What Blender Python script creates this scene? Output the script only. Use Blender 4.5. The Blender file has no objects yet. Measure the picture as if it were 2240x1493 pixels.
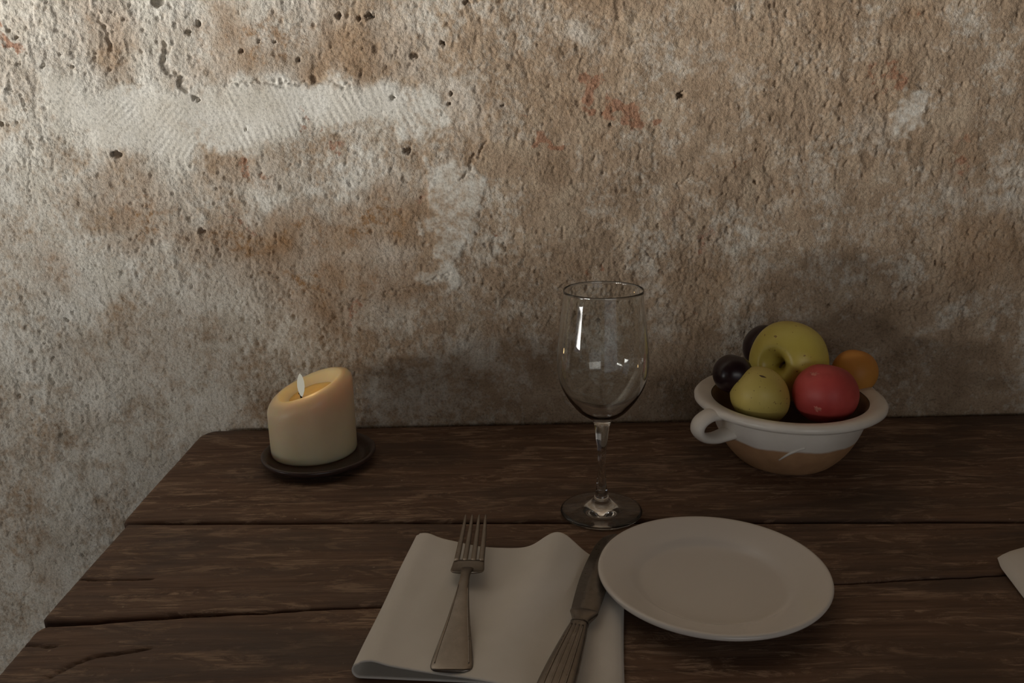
import bpy, bmesh, math, random
import numpy as np
from mathutils import Vector, Matrix

# ------------------------------------------------------------------ camera
W, H, F = 2240, 1493, 1900.0
TZ = 0.75                                   # table top height
PITCH, ROLL, CAMH = 0.2745, -0.0196, 0.3692
CAM = Vector((0, 0, TZ + CAMH))
_f = Vector((0, math.cos(PITCH), -math.sin(PITCH)))
_u0 = Vector((0, math.sin(PITCH), math.cos(PITCH)))
_r0 = Vector((1, 0, 0))
_r = math.cos(ROLL) * _r0 + math.sin(ROLL) * _u0
_u = -math.sin(ROLL) * _r0 + math.cos(ROLL) * _u0

scene = bpy.context.scene
COL = scene.collection
cam_data = bpy.data.cameras.new('camera')
cam_data.sensor_width = 36.0
cam_data.lens = F / W * 36.0
cam_data.clip_start = 0.02
cam = bpy.data.objects.new('camera', cam_data)
COL.objects.link(cam)
M = Matrix((( _r.x, _u.x, -_f.x, CAM.x), (_r.y, _u.y, -_f.y, CAM.y), (_r.z, _u.z, -_f.z, CAM.z), (0, 0, 0, 1)))
cam.matrix_world = M
scene.camera = cam

# ------------------------------------------------------------------ world, light, exposure
world = bpy.data.worlds.new('world')
scene.world = world
world.use_nodes = True
bg = world.node_tree.nodes['Background']
bg.inputs['Color'].default_value = (0.75, 0.85, 1.0, 1)
bg.inputs['Strength'].default_value = 0.3
scene.view_settings.view_transform = 'Standard'
scene.view_settings.look = 'None'
scene.view_settings.gamma = 1.0
scene.view_settings.use_curve_mapping = False
scene.view_settings.exposure = 0.0

def area_light(name, loc, target, sx, sz, power, color, spread):
    d = bpy.data.lights.new(name, 'AREA')
    d.shape = 'RECTANGLE'; d.size = sx; d.size_y = sz
    d.energy = power; d.color = color; d.spread = math.radians(spread)
    o = bpy.data.objects.new(name, d)
    COL.objects.link(o)
    o.location = loc
    dirv = (Vector(target) - Vector(loc)).normalized()
    o.rotation_euler = dirv.to_track_quat('-Z', 'Y').to_euler()
    return o
# daylight from the left window, plus an added second lamp and front fill lamp
area_light('window_and_added_light', (-2.48, -0.08, TZ + 0.36), (-0.62, 1.02, TZ + 1.26), 0.74, 0.95, 16.8, (1.0, 0.97, 0.92), 49)
area_light('window_and_added_light', (-2.48, -1.20, TZ + 0.30), (0.45, 0.96, TZ + 0.62), 1.0, 0.32, 10.0, (1.0, 0.96, 0.90), 64)  # added lamp that brightens the right side of the back wall
area_light('front_fill', (1.0, -2.66, 1.50), (0.6, 0.9, 1.05), 2.0, 0.75, 2.3, (1.0, 0.94, 0.86), 90)  # unseen fill lamp added to lift the lower wall

# ------------------------------------------------------------------ pixel helpers
def ray(u, v):
    a, b = (u - W / 2) / F, (v - H / 2) / F
    return (_f + a * _r - b * _u)
def on_z(u, v, z=0.0):                       # z above the table top
    d = ray(u, v); k = (TZ + z - CAM.z) / d.z
    return CAM + k * d
def on_y(u, v, y):
    d = ray(u, v); k = (y - CAM.y) / d.y
    return CAM + k * d
def depth(p):
    return (Vector(p) - CAM).dot(_f)

# ------------------------------------------------------------------ object helpers
def put(o, label=None, cat=None, group=None, kind=None):
    if label: o['label'] = label
    if cat: o['category'] = cat
    if group: o['group'] = group
    if kind: o['kind'] = kind
    return o
def empty(name, loc, label, cat, group=None, rz=0):
    o = bpy.data.objects.new(name, None)
    o.empty_display_size = 0.02
    COL.objects.link(o); o.location = loc; o.rotation_euler = (0, 0, rz)
    return put(o, label, cat, group)
def link_mesh(name, me, mat, parent=None, smooth=True):
    o = bpy.data.objects.new(name, me)
    COL.objects.link(o)
    if mat: me.materials.append(mat)
    if smooth: me.polygons.foreach_set('use_smooth', [True] * len(me.polygons))
    if parent: o.parent = parent
    return o
def pydata(name, vs, fs, mat, parent=None, smooth=True):
    me = bpy.data.meshes.new(name)
    me.from_pydata([tuple(v) for v in vs], [], fs)
    me.update()
    return link_mesh(name, me, mat, parent, smooth)
def bm_obj(name, bm, mat, parent=None, smooth=True):
    bmesh.ops.recalc_face_normals(bm, faces=bm.faces)
    me = bpy.data.meshes.new(name); bm.to_mesh(me); bm.free()
    return link_mesh(name, me, mat, parent, smooth)
def add_box(bm, a, b):
    x0, y0, z0 = a; x1, y1, z1 = b
    vs = [bm.verts.new(p) for p in ((x0,y0,z0),(x1,y0,z0),(x1,y1,z0),(x0,y1,z0),(x0,y0,z1),(x1,y0,z1),(x1,y1,z1),(x0,y1,z1))]
    for f in ((0,3,2,1),(4,5,6,7),(0,1,5,4),(1,2,6,5),(2,3,7,6),(3,0,4,7)):
        bm.faces.new([vs[i] for i in f])
def box_obj(name, boxes, mat, parent=None, bevel=0.0):
    bm = bmesh.new()
    for a, b in boxes: add_box(bm, a, b)
    if bevel:
        bmesh.ops.bevel(bm, geom=bm.edges[:], offset=bevel, segments=2, affect='EDGES', profile=0.5)
    return bm_obj(name, bm, mat, parent, smooth=False)
def lathe(name, prof, mat, parent=None, n=96, loc=None, wob=None):
    vs, fs, rings = [], [], []
    for (r, z) in prof:
        if r < 1e-6:
            rings.append([len(vs)]); vs.append((0, 0, z))
        else:
            ids = []
            for i in range(n):
                a = 2 * math.pi * i / n
                k = wob(a, r, z) if wob else 1.0
                ids.append(len(vs)); vs.append((r * k * math.cos(a), r * k * math.sin(a), z))
            rings.append(ids)
    for A, B in zip(rings[:-1], rings[1:]):
        if len(A) == 1 and len(B) == 1: continue
        for i in range(n):
            j = (i + 1) % n
            if len(A) == 1: fs.append((A[0], B[j], B[i]))
            elif len(B) == 1: fs.append((A[i], A[j], B[0]))
            else: fs.append((A[i], A[j], B[j], B[i]))
    o = pydata(name, vs, fs, mat, parent)
    fix_normals(o)
    if loc is not None: o.location = loc
    return o
def fix_normals(o):
    bm = bmesh.new(); bm.from_mesh(o.data)
    bmesh.ops.recalc_face_normals(bm, faces=bm.faces)
    bm.to_mesh(o.data); bm.free()
def smooth_curve(pts, n):
    """Catmull-Rom through pts (any dimension), n samples per span"""
    P = [np.array(p, float) for p in pts]
    P = [2 * P[0] - P[1]] + P + [2 * P[-1] - P[-2]]
    out = []
    for i in range(1, len(P) - 2):
        for k in range(n):
            t = k / n
            a, b, c, d = P[i-1], P[i], P[i+1], P[i+2]
            out.append(0.5 * ((2*b) + (-a + c)*t + (2*a - 5*b + 4*c - d)*t*t + (-a + 3*b - 3*c + d)*t**3))
    out.append(P[-2])
    return out
def tube(name, path, rads, mat, parent=None, n=12, flat=None):
    """swept tube; flat = (up vector, height factor) squashes the section"""
    vs, fs = [], []
    path = [Vector(p) for p in path]
    m = len(path)
    prev = Vector((0, 0, 1))
    for i, p in enumerate(path):
        t = (path[min(i+1, m-1)] - path[max(i-1, 0)]).normalized()
        ref = Vector(flat[0]) if flat else (prev if abs(prev.dot(t)) < 0.95 else Vector((1, 0.3, 0)))
        s = t.cross(ref).normalized(); w = s.cross(t).normalized()
        if not flat: prev = w
        k = flat[1] if flat else 1.0
        for j in range(n):
            a = 2 * math.pi * j / n
            vs.append(p + s * math.cos(a) * rads[i] * (flat[2] if flat else 1) + w * math.sin(a) * rads[i] * k)
    for i in range(m - 1):
        for j in range(n):
            jj = (j + 1) % n
            fs.append((i*n+j, i*n+jj, (i+1)*n+jj, (i+1)*n+j))
    fs.append(tuple(range(n))[::-1]); fs.append(tuple((m-1)*n + j for j in range(n)))
    o = pydata(name, vs, fs, mat, parent); fix_normals(o)
    return o

# ------------------------------------------------------------------ node helpers
def new_mat(name):
    m = bpy.data.materials.new(name); m.use_nodes = True
    nt = m.node_tree
    return m, nt, nt.nodes['Principled BSDF']
def N(nt, typ, **kw):
    n = nt.nodes.new(typ)
    for k, v in kw.items():
        if k in n.inputs.keys(): n.inputs[k].default_value = v
        else: setattr(n, k, v)
    return n
def setin(n, key, val): n.inputs[key].default_value = val
def coords(nt, scale=(1, 1, 1), rot=(0, 0, 0)):
    c = nt.nodes.new('ShaderNodeTexCoord'); m = nt.nodes.new('ShaderNodeMapping')
    m.inputs['Scale'].default_value = scale; m.inputs['Rotation'].default_value = rot
    nt.links.new(c.outputs['Object'], m.inputs['Vector'])
    return m.outputs['Vector']
def noise(nt, vec, scale, detail=4, rough=0.55, dist=0.0):
    n = nt.nodes.new('ShaderNodeTexNoise')
    n.inputs['Scale'].default_value = scale; n.inputs['Detail'].default_value = detail
    n.inputs['Roughness'].default_value = rough; n.inputs['Distortion'].default_value = dist
    nt.links.new(vec, n.inputs['Vector'])
    return n.outputs['Fac']
def ramp(nt, fac, stops, interp='LINEAR'):
    r = nt.nodes.new('ShaderNodeValToRGB'); r.color_ramp.interpolation = interp
    while len(r.color_ramp.elements) < len(stops): r.color_ramp.elements.new(0.5)
    for e, (p, c) in zip(r.color_ramp.elements, stops):
        e.position = p
        e.color = (c, c, c, 1) if isinstance(c, (int, float)) else (*c, 1)
    nt.links.new(fac, r.inputs['Fac'])
    return r.outputs['Color']
def mix(nt, fac, a, b, mode='MIX'):
    m = nt.nodes.new('ShaderNodeMix'); m.data_type = 'RGBA'; m.blend_type = mode
    for key, val in ((0, fac), (6, a), (7, b)):
        if hasattr(val, 'is_linked') or hasattr(val, 'links'): nt.links.new(val, m.inputs[key])
        elif key == 0: m.inputs[0].default_value = val
        else: m.inputs[key].default_value = (*val, 1) if len(val) == 3 else val
    return m.outputs[2]
def math_(nt, op, a, b=None, clamp=False):
    m = nt.nodes.new('ShaderNodeMath'); m.operation = op; m.use_clamp = clamp
    for i, v in enumerate((a, b)):
        if v is None: continue
        if isinstance(v, (int, float)): m.inputs[i].default_value = v
        else: nt.links.new(v, m.inputs[i])
    return m.outputs[0]
def bump(nt, bsdf, height, strength, distance):
    b = nt.nodes.new('ShaderNodeBump'); b.inputs['Strength'].default_value = strength; b.inputs['Distance'].default_value = distance
    nt.links.new(height, b.inputs['Height']); nt.links.new(b.outputs['Normal'], bsdf.inputs['Normal'])
    return b
def srgb(r, g, b):
    f = lambda c: (c/255/12.92) if c/255 <= 0.04045 else ((c/255 + 0.055)/1.055)**2.4
    return (f(r), f(g), f(b))

# ------------------------------------------------------------------ numpy noise
def perlin(x, y, seed):
    xi = np.floor(x).astype(np.int64); yi = np.floor(y).astype(np.int64)
    xf = x - xi; yf = y - yi
    def g(ix, iy, dx, dy):
        h = (ix * 374761393 + iy * 668265263 + seed * 1274126177) & 0xFFFFFFFF
        h = ((h ^ (h >> 13)) * 1274126177) & 0xFFFFFFFF
        h = h ^ (h >> 16)
        a = (h & 0xFFFF).astype(np.float64) * (2 * np.pi / 65536.0)
        return np.cos(a) * dx + np.sin(a) * dy
    u = xf*xf*xf*(xf*(xf*6-15)+10); v = yf*yf*yf*(yf*(yf*6-15)+10)
    n00 = g(xi, yi, xf, yf); n10 = g(xi+1, yi, xf-1, yf)
    n01 = g(xi, yi+1, xf, yf-1); n11 = g(xi+1, yi+1, xf-1, yf-1)
    return 1.5 * ((n00*(1-u)+n10*u)*(1-v) + (n01*(1-u)+n11*u)*v)
def fbm(x, y, seed, octv=4, gain=0.5):
    s = 0; a = 1.0; f = 1.0; t = 0
    for k in range(octv):
        s = s + a * perlin(x*f + 17.3*k, y*f - 9.1*k, seed + k); t += a; a *= gain; f *= 2.03
    return s / t
def sstep(a, b, x):
    t = np.clip((x - a) / (b - a), 0, 1); return t*t*(3-2*t)
def poly_sd(px, py, poly):
    """inside mask distance: positive inside (metres)"""
    d = np.full(px.shape, 1e9); ins = np.zeros(px.shape, bool)
    n = len(poly)
    for i in range(n):
        ax, ay = poly[i]; bx, by = poly[(i+1) % n]
        ex, ey = bx-ax, by-ay
        t = np.clip(((px-ax)*ex + (py-ay)*ey) / (ex*ex+ey*ey), 0, 1)
        d = np.minimum(d, np.hypot(px-ax-t*ex, py-ay-t*ey))
        c = ((ay > py) != (by > py)) & (px < (bx-ax)*(py-ay)/(by-ay+1e-12) + ax)
        ins ^= c
    return np.where(ins, d, -d)
def line_d(px, py, pts):
    d = np.full(px.shape, 1e9)
    for (ax, ay), (bx, by) in zip(pts[:-1], pts[1:]):
        ex, ey = bx-ax, by-ay
        t = np.clip(((px-ax)*ex + (py-ay)*ey) / (ex*ex+ey*ey), 0, 1)
        d = np.minimum(d, np.hypot(px-ax-t*ex, py-ay-t*ey))
    return d

# ================================================================== THE SETTING
WY = 0.966                                   # mean plane of the back wall
def wall_material():
    m, nt, b = new_mat('old_lime_plaster')
    at = nt.nodes.new('ShaderNodeVertexColor'); at.layer_name = 'plaster'
    sep = nt.nodes.new('ShaderNodeSeparateColor'); nt.links.new(at.outputs['Color'], sep.inputs[0])
    white, ochre, red, smooth = sep.outputs[0], sep.outputs[1], sep.outputs[2], at.outputs['Alpha']
    v = coords(nt)
    n1 = noise(nt, v, 26, 5, 0.6, 0.3); n2 = noise(nt, v, 110, 4, 0.65); n3 = noise(nt, v, 420, 3, 0.6)
    tan = ramp(nt, n1, [(0.28, (0.285, 0.205, 0.135)), (0.5, (0.40, 0.30, 0.21)), (0.72, (0.50, 0.405, 0.30))])
    whi = ramp(nt, n1, [(0.3, (0.60, 0.56, 0.48)), (0.7, (0.74, 0.72, 0.66))])
    wf = math_(nt, 'ADD', white, math_(nt, 'MULTIPLY', math_(nt, 'SUBTRACT', n2, 0.5), 1.6))
    wf = ramp(nt, wf, [(0.22, 0.0), (0.80, 1.0)])
    c = mix(nt, wf, tan, whi)
    of = math_(nt, 'MULTIPLY', ochre, ramp(nt, n2, [(0.33, 0.15), (0.62, 1.0)]))
    c = mix(nt, of, c, mix(nt, n1, (0.23, 0.125, 0.06), (0.40, 0.25, 0.13)))
    rf = ramp(nt, math_(nt, 'ADD', red, math_(nt, 'MULTIPLY', math_(nt, 'SUBTRACT', n2, 0.5), 2.4)), [(0.48, 0.0), (0.85, 0.85)])
    c = mix(nt, rf, c, mix(nt, n3, (0.26, 0.115, 0.065), (0.42, 0.23, 0.14)))
    sp = ramp(nt, n3, [(0.30, 0.60), (0.48, 1.0), (0.7, 1.14)])
    c = mix(nt, 0.85, c, sp, 'MULTIPLY')
    nt.links.new(c, b.inputs['Base Color'])
    setin(b, 'Roughness', 0.93); setin(b, 'Specular IOR Level', 0.25)
    hgt = math_(nt, 'ADD', math_(nt, 'MULTIPLY', noise(nt, v, 300, 4, 0.62), 1.0), math_(nt, 'MULTIPLY', noise(nt, v, 900, 2, 0.6), 0.35))
    hgt = math_(nt, 'MULTIPLY', hgt, math_(nt, 'SUBTRACT', 1.0, math_(nt, 'MULTIPLY', smooth, 0.55)))
    bump(nt, b, hgt, 0.85, 0.0019)
    return m

_TILES = {}
def tile(octv, gain):
    """periodic noise tile, 24 cells across, octv octaves"""
    key = (octv, gain)
    if key not in _TILES:
        n = 1536; lo = 24.0
        rng = np.random.RandomState(7 + octv * 13 + int(gain * 100))
        k = np.hypot(np.fft.fftfreq(n)[:, None] * n, np.fft.rfftfreq(n)[None, :] * n)
        kk = np.maximum(k, 1.0); hi = lo * 2.0**(octv - 1)
        filt = kk**(-1.0 + np.log2(gain)) / (1 + (lo*0.75/kk)**6) / (1 + (kk/(hi*1.5))**4)
        t = np.fft.irfft2(np.fft.rfft2(rng.standard_normal((n, n))) * filt, s=(n, n))
        _TILES[key] = (t / t.std() * 0.42).astype(np.float32)
    return _TILES[key]
def tn(x, y, seed, octv=1, gain=0.5):
    """sample the tile: 1 unit = 1 cell"""
    T = tile(octv, gain); n = T.shape[0]; k = n / 24.0
    r = random.Random(seed)
    if r.random() < 0.5: x, y = y, -x
    fx = (x * k + r.random() * n).astype(np.float32); fy = (y * k + r.random() * n).astype(np.float32)
    ix = np.floor(fx).astype(np.int32); iy = np.floor(fy).astype(np.int32)
    fx -= ix; fy -= iy
    x0 = ix % n; x1 = (x0 + 1) % n; y0 = (iy % n) * n; y1 = ((iy + 1) % n) * n
    t = T.ravel()
    a = t[y0 + x0]; b = t[y0 + x1]; c = t[y1 + x0]; d = t[y1 + x1]
    a += (b - a) * fx; c += (d - c) * fx
    return a + (c - a) * fy

def build_back_wall(mat):
    fx = np.arange(-0.74, 0.64, 0.0013); fz = np.arange(-0.42, 0.53, 0.0013)
    cx = np.concatenate([np.linspace(-2.2, -1.13, 22), np.arange(-1.10, -0.742, 0.004), fx, np.arange(0.644, 1.22, 0.004), np.linspace(1.25, 2.4, 24)])
    cz = np.concatenate([np.linspace(-TZ, -0.43, 16), fz, np.arange(0.533, 0.85, 0.004), np.linspace(0.88, 1.75, 18)])
    X, Z = np.meshgrid(cx.astype(np.float32), cz.astype(np.float32))
    wp = lambda u, v: (lambda p: (p.x, p.z - TZ))(on_y(u, v, WY))
    PX = 0.00052                              # one photo pixel on the wall, metres
    def win(x0, x1, z0, z1, pad):
        i0, i1 = np.searchsorted(cx, [x0 - pad, x1 + pad]); k0, k1 = np.searchsorted(cz, [z0 - pad, z1 + pad])
        return (slice(k0, k1), slice(i0, i1))
    # masks -------------------------------------------------------------
    wx = X + 0.015 * tn(X*16, Z*16, 5, 3) + 0.0035 * tn(X*90, Z*90, 6, 2)
    wz = Z + 0.015 * tn(X*16, Z*16, 8, 3) + 0.0035 * tn(X*90, Z*90, 9, 2)
    def blob(dst, u, v, ru, rv, k, soft=0.5, op='add'):
        x, z = wp(u, v)
        s = win(x - ru*PX*(1+soft), x + ru*PX*(1+soft), z - rv*PX*(1+soft), z + rv*PX*(1+soft), 0.03)
        d = np.hypot((wx[s] - x) / (ru*PX), (wz[s] - z) / (rv*PX))
        m = k * (1 - sstep(1 - soft, 1 + soft, d))
        if op == 'add': dst[s] += m
        else: dst[s] = np.maximum(dst[s], m)
    def patch(poly, soft):
        P = [wp(*p) for p in poly]; out = np.zeros_like(X)
        s = win(min(p[0] for p in P), max(p[0] for p in P), min(p[1] for p in P), max(p[1] for p in P), 0.03)
        out[s] = sstep(-soft, soft, poly_sd(wx[s], wz[s], P))
        return out
    band = patch([(90,150),(190,200),(330,185),(480,196),(600,180),(720,178),(830,184),(890,205),(930,190),(975,196),(968,260),(935,310),(880,290),(810,272),(700,262),(600,300),(500,345),(400,350),(290,335),(190,290),(90,230)], 0.012)
    pink = patch([(935,360),(1000,352),(1040,390),(1048,500),(1010,545),(990,620),(955,640),(925,600),(970,545),(935,520)], 0.005)
    pink2 = patch([(1975,195),(2030,205),(2035,250),(1990,285),(1960,262)], 0.005)
    pale = np.zeros_like(X); blob(pale, 1555, 342, 34, 30, 1.0, 0.3)
    smooth = np.clip(band + pink + pink2 + 0.7*pale, 0, 1)
    left = sstep(0.06, -0.42, X + 0.12*tn(X*4, Z*4, 31, 3) - 0.10*Z)
    white = 0.22 + 0.44*left + 0.26*tn(X*9, Z*9, 21, 5, .55) + 0.10*tn(X*3, Z*3, 22, 2)
    white += 0.42*band + 0.32*pink + 0.22*pink2 + 0.12*pale
    for (u, v, a, b_, k) in [(120,60,90,70,.3),(430,70,50,60,.35),(640,60,60,50,.2),(330,150,50,40,.2),(450,640,80,40,.3),(160,640,80,60,.3),(560,420,60,40,.15),(1130,60,60,60,.15),(1280,130,60,60,.15),(1500,560,50,60,.15),(1900,560,120,60,.12),(1440,600,40,40,.15),(760,390,120,40,.15),(640,760,50,40,.15)]:
        blob(white, u, v, a, b_, k, 0.8)
    ochre = 0.08 + 0.25*np.clip(tn(X*5, Z*5, 41, 5, .55), 0, 1)
    for (u, v, a, b_, k) in [(290,450,85,70,.75),(330,500,50,40,.3),(230,75,60,80,.45),(500,110,110,70,.6),(640,100,100,70,.45),(800,80,90,80,.35),(880,140,90,60,.3),(520,380,70,35,.5),(490,520,100,45,.55),(700,520,200,45,.75),(860,450,70,50,.6),(740,480,120,30,.3),(560,600,120,40,.4),(800,600,160,40,.5),(700,660,120,50,.5),(900,640,90,40,.4),(120,600,40,50,.4),(1040,300,50,90,.35),(1180,200,80,60,.3),(1300,70,120,80,.25),(1600,130,80,60,.25),(1930,230,70,80,.5),(2100,350,30,40,.5),(1520,590,70,60,.35),(1640,620,90,40,.3),(2160,540,120,80,.4),(1460,450,30,30,.4),(1250,600,40,30,.4),(1800,60,90,50,.2),(2000,25,50,30,.5)]:
        blob(ochre, u, v, a, b_, k, 0.8)
    ochre *= (1 - 0.9*smooth)
    red = np.zeros_like(X)
    for (u, v, a, b_, k) in [(20,85,24,26,1),(1290,190,24,22,1),(1282,228,26,12,1),(1375,246,38,24,1.1),(1440,268,20,12,1),(1200,315,32,20,1),(1155,262,20,12,.7),(1955,180,28,30,.75),(1925,160,40,20,.6),(1615,343,9,9,1),(2100,365,20,18,.6),(2095,325,30,16,.5),(1425,30,12,30,.5),(1266,595,20,18,.8),(1332,590,14,6,.8),(770,690,30,22,.75),(540,365,30,22,.6),(520,475,40,20,.55),(735,315,16,10,.8),(690,260,14,22,.6),(660,285,20,12,.6),(900,440,40,30,.5),(1460,455,20,20,.5),(1545,530,16,14,.6),(1080,512,12,10,.8),(2010,22,40,22,.45),(1500,690,40,12,.4)]:
        blob(red, u, v, a*0.92, b_*0.92, k, 0.65, 'max')
    # heights (positive = out of the wall, towards the room) --------------
    rough = (1 - 0.80*smooth) * (1.0 + 0.5*tn(X*4, Z*4, 55, 2))
    fade = np.clip(0.0045/np.gradient(cx), 0, 1)[None, :] * np.clip(0.0045/np.gradient(cz), 0, 1)[:, None]
    rough = rough * np.where(fade < 0.9, 0.0, 1.0)
    Hh = 0.0040*tn(X*3.2, Z*3.2, 61) + 0.0018*tn(X*9, Z*9, 62)
    ax = X*1.25; az = Z*0.88                   # trowel drag makes flakes a bit taller than wide
    q1 = tn(ax*12, az*12, 71, 4); q2 = tn(ax*12, az*12, 75, 4)
    lump = tn(ax*22 + 0.5*q1, az*22 + 0.5*q2, 81, 6, 0.60)
    te = tn(ax*9 + 0.8*q2, az*9 + 0.4*q1, 91, 5, 0.50) * 1.5
    fl = np.floor(te); terr = fl + sstep(0.93, 1.0, te - fl)
    sheet = sstep(0.30, 0.36, tn(X*20, Z*14, 93, 5, 0.55) + 0.25*q1)      # thin skins of old lime still clinging on
    drag = tn(X*70, Z*22, 97, 4, 0.55)                                    # vertical trowel drag
    gran = tn(X*150, Z*140, 95, 4, 0.62)
    Hh += rough*(RL*(0.00135*lump + 0.0011*terr + 0.0007*sheet + 0.00040*drag*sstep(-0.15, 0.25, X + 0.3*q2) + 0.00085*gran))
    pit = tn(ax*60, az*60, 98, 3)
    Hh -= rough * 0.0018 * sstep(0.70, 0.95, pit)
    # combing of the smooth lime coat
    comb = np.sin((X*np.cos(0.45) + Z*np.sin(0.45)*0.9 + 0.0050*tn(X*9, Z*9, 103)) * 2*np.pi/0.0068)
    comb2 = np.sin((X*np.sin(0.75) - Z*np.cos(0.75) + 0.0050*tn(X*9, Z*9, 104)) * 2*np.pi/0.0060)
    selr = sstep(-0.36, -0.28, X)
    Hh += band * 0.00030 * (comb*selr + comb2*(1-selr)) * np.clip(0.5 + 0.9*tn(X*18, Z*18, 105, 2), 0, 1.2)
    Hh += pink * 0.00026 * np.sin((Z + 0.25*X + 0.003*tn(X*40, Z*40, 106)) * 2*np.pi/0.0052)
    Hh += 0.0014*(band + pink) + 0.0007*pink2
    # scarps and cracks
    wc = X + 0.0045*tn(X*55, Z*55, 111, 3); wd = Z + 0.0045*tn(X*55, Z*55, 114, 3)
    def crack(pts, wpx, dep):
        P = [wp(*p) for p in pts]
        s = win(min(p[0] for p in P), max(p[0] for p in P), min(p[1] for p in P), max(p[1] for p in P), 0.02)
        d = line_d(wc[s], wd[s], P)
        Hh[s] -= dep * (1 - sstep(0.2, 1.0, d/(wpx*PX)))
    for pts, w_, dp in [([(700,790),(706,740),(722,700),(780,655),(850,640),(920,628),(985,600)], 4, 0.002),
                        ([(490,186),(560,180),(620,182),(690,176),(770,190)], 4, 0.0025),
                        ([(1012,386),(1035,350),(1060,312)], 4, 0.003),
                        ([(62,290),(68,340),(60,400),(66,440)], 3, 0.002),
                        ([(10,195),(45,205),(58,240)], 4, 0.003),
                        ([(360,100),(352,140),(385,165),(412,200)], 9, 0.0045),
                        ([(205,20),(225,60),(240,110)], 7, 0.003),
                        ([(40,1350),(75,1240),(62,1190),(70,1100)], 3, 0.0015),
                        ([(1470,420),(1500,395),(1525,380)], 3, 0.0015),
                        ([(1800,345),(1850,300)], 4, 0.0015),
                        ([(1640,680),(1660,640),(1720,630)], 4, 0.0015)]:
        crack(pts, w_, dp)
    for (u, v, r, dp) in [(428,52,9,12),(410,70,6,9),(740,34,8,12),(785,40,6,9),(808,33,7,12),(970,93,6,11),(908,121,7,8),(650,130,6,10),(603,91,4,8),(566,90,4,8),(527,112,4,8),(988,205,6,9),(983,226,6,10),(858,213,6,8),(1100,230,4,8),(892,330,8,9),(255,337,9,12),(1490,208,8,12),(1334,273,5,8),(1652,399,5,8),(2050,575,6,7),(1984,632,5,7),(1813,668,4,8),(445,505,8,8),(35,83,5,9),(153,146,5,7),(45,137,4,6),(3,272,6,9),(538,284,4,8),(345,3,14,9),(1020,5,5,8),(1310,700,4,6),(144,700,5,7),(430,215,7,7),(95,145,6,6)]:
        x, z = wp(u, v)
        s = win(x, x, z, z, 0.02)
        d = np.hypot(X[s] - x + 0.0030*lump[s], (Z[s] - z)*1.15 + 0.0022*gran[s]) / (r*PX)
        Hh[s] -= dp*0.001 * (1 - sstep(0.45, 1.05, d))
    Hh = np.clip(Hh, -0.016, 0.0115)
    nz, nx = X.shape
    co = np.empty((nz*nx, 3), np.float32); co[:, 0] = X.ravel(); co[:, 1] = (WY - Hh).ravel(); co[:, 2] = Z.ravel() + TZ
    idx = np.arange(nz*nx, dtype=np.int32).reshape(nz, nx)
    q = np.stack([idx[:-1, :-1], idx[:-1, 1:], idx[1:, 1:], idx[1:, :-1]], -1).reshape(-1, 4)
    me = bpy.data.meshes.new('wall_back')
    me.vertices.add(len(co)); me.vertices.foreach_set('co', co.ravel())
    me.loops.add(q.size); me.loops.foreach_set('vertex_index', q.ravel())
    me.polygons.add(len(q)); me.polygons.foreach_set('loop_start', (np.arange(len(q))*4).astype(np.int32))
    me.update(calc_edges=True)
    me.polygons.foreach_set('use_smooth', np.ones(len(q), bool))
    a = me.color_attributes.new('plaster', 'FLOAT_COLOR', 'POINT')
    colr = np.stack([np.clip(white, 0, 1), np.clip(ochre, 0, 1), np.clip(red, 0, 1), smooth], -1).reshape(-1)
    a.data.foreach_set('color', colr.astype(np.float32))
    o = link_mesh('wall_back', me, mat, smooth=False)
    return put(o, 'rough old plaster wall with pale lime patches behind the table', 'wall', kind='structure')
RL = 0.48                                      # overall strength of the plaster relief

M_wall = wall_material()
wall_back = build_back_wall(M_wall)

def simple_plaster(name, col):
    m, nt, b = new_mat(name)
    v = coords(nt)
    n = noise(nt, v, 6, 6, 0.6)
    c = ramp(nt, n, [(0.3, tuple(k*0.8 for k in col)), (0.7, col)])
    nt.links.new(c, b.inputs['Base Color']); setin(b, 'Roughness', 0.9)
    bump(nt, b, noise(nt, v, 60, 5, 0.6), 0.6, 0.006)
    return m
M_plain = simple_plaster('lime_wash', (0.36, 0.30, 0.23))
M_ceil = simple_plaster('dark_ceiling_boards', (0.13, 0.09, 0.06))  # dark tone set to weaken light bounced onto the table
M_floor = simple_plaster('worn_stone', (0.25, 0.19, 0.14))
RX0, RX1, RY0, RZ1 = -2.2, 2.4, -2.6, 2.5
RY1 = WY + 0.03
OPENINGS = [(-1.78, -0.64), (-0.52, 0.36)]          # y ranges: opening added for the second lamp, then the window
WZ0, WZ1 = TZ - 0.16, TZ + 1.0
put(box_obj('floor', [((RX0, RY0, -0.1), (RX1, RY1, 0.0))], M_floor), 'worn stone floor under the table', 'floor', kind='structure')
put(box_obj('ceiling', [((RX0, RY0, RZ1), (RX1, RY1, RZ1 + 0.1))], M_ceil), 'dark ceiling above the table', 'ceiling', kind='structure')
wl = [((RX0-0.3, RY0, WZ0), (RX0, OPENINGS[0][0], WZ1)), ((RX0-0.3, OPENINGS[0][1], WZ0), (RX0, OPENINGS[1][0], WZ1)), ((RX0-0.3, OPENINGS[1][1], WZ0), (RX0, RY1, WZ1)),
      ((RX0-0.3, RY0, 0), (RX0, RY1, WZ0)), ((RX0-0.3, RY0, WZ1), (RX0, RY1, RZ1))]
put(box_obj('wall_left', wl, M_plain), 'thick plastered wall with a window and an added opening for light', 'wall', kind='structure')
put(box_obj('wall_right', [((RX1, RY0, 0), (RX1+0.2, RY1, RZ1))], M_plain), 'plastered wall right of the table', 'wall', kind='structure')
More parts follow.
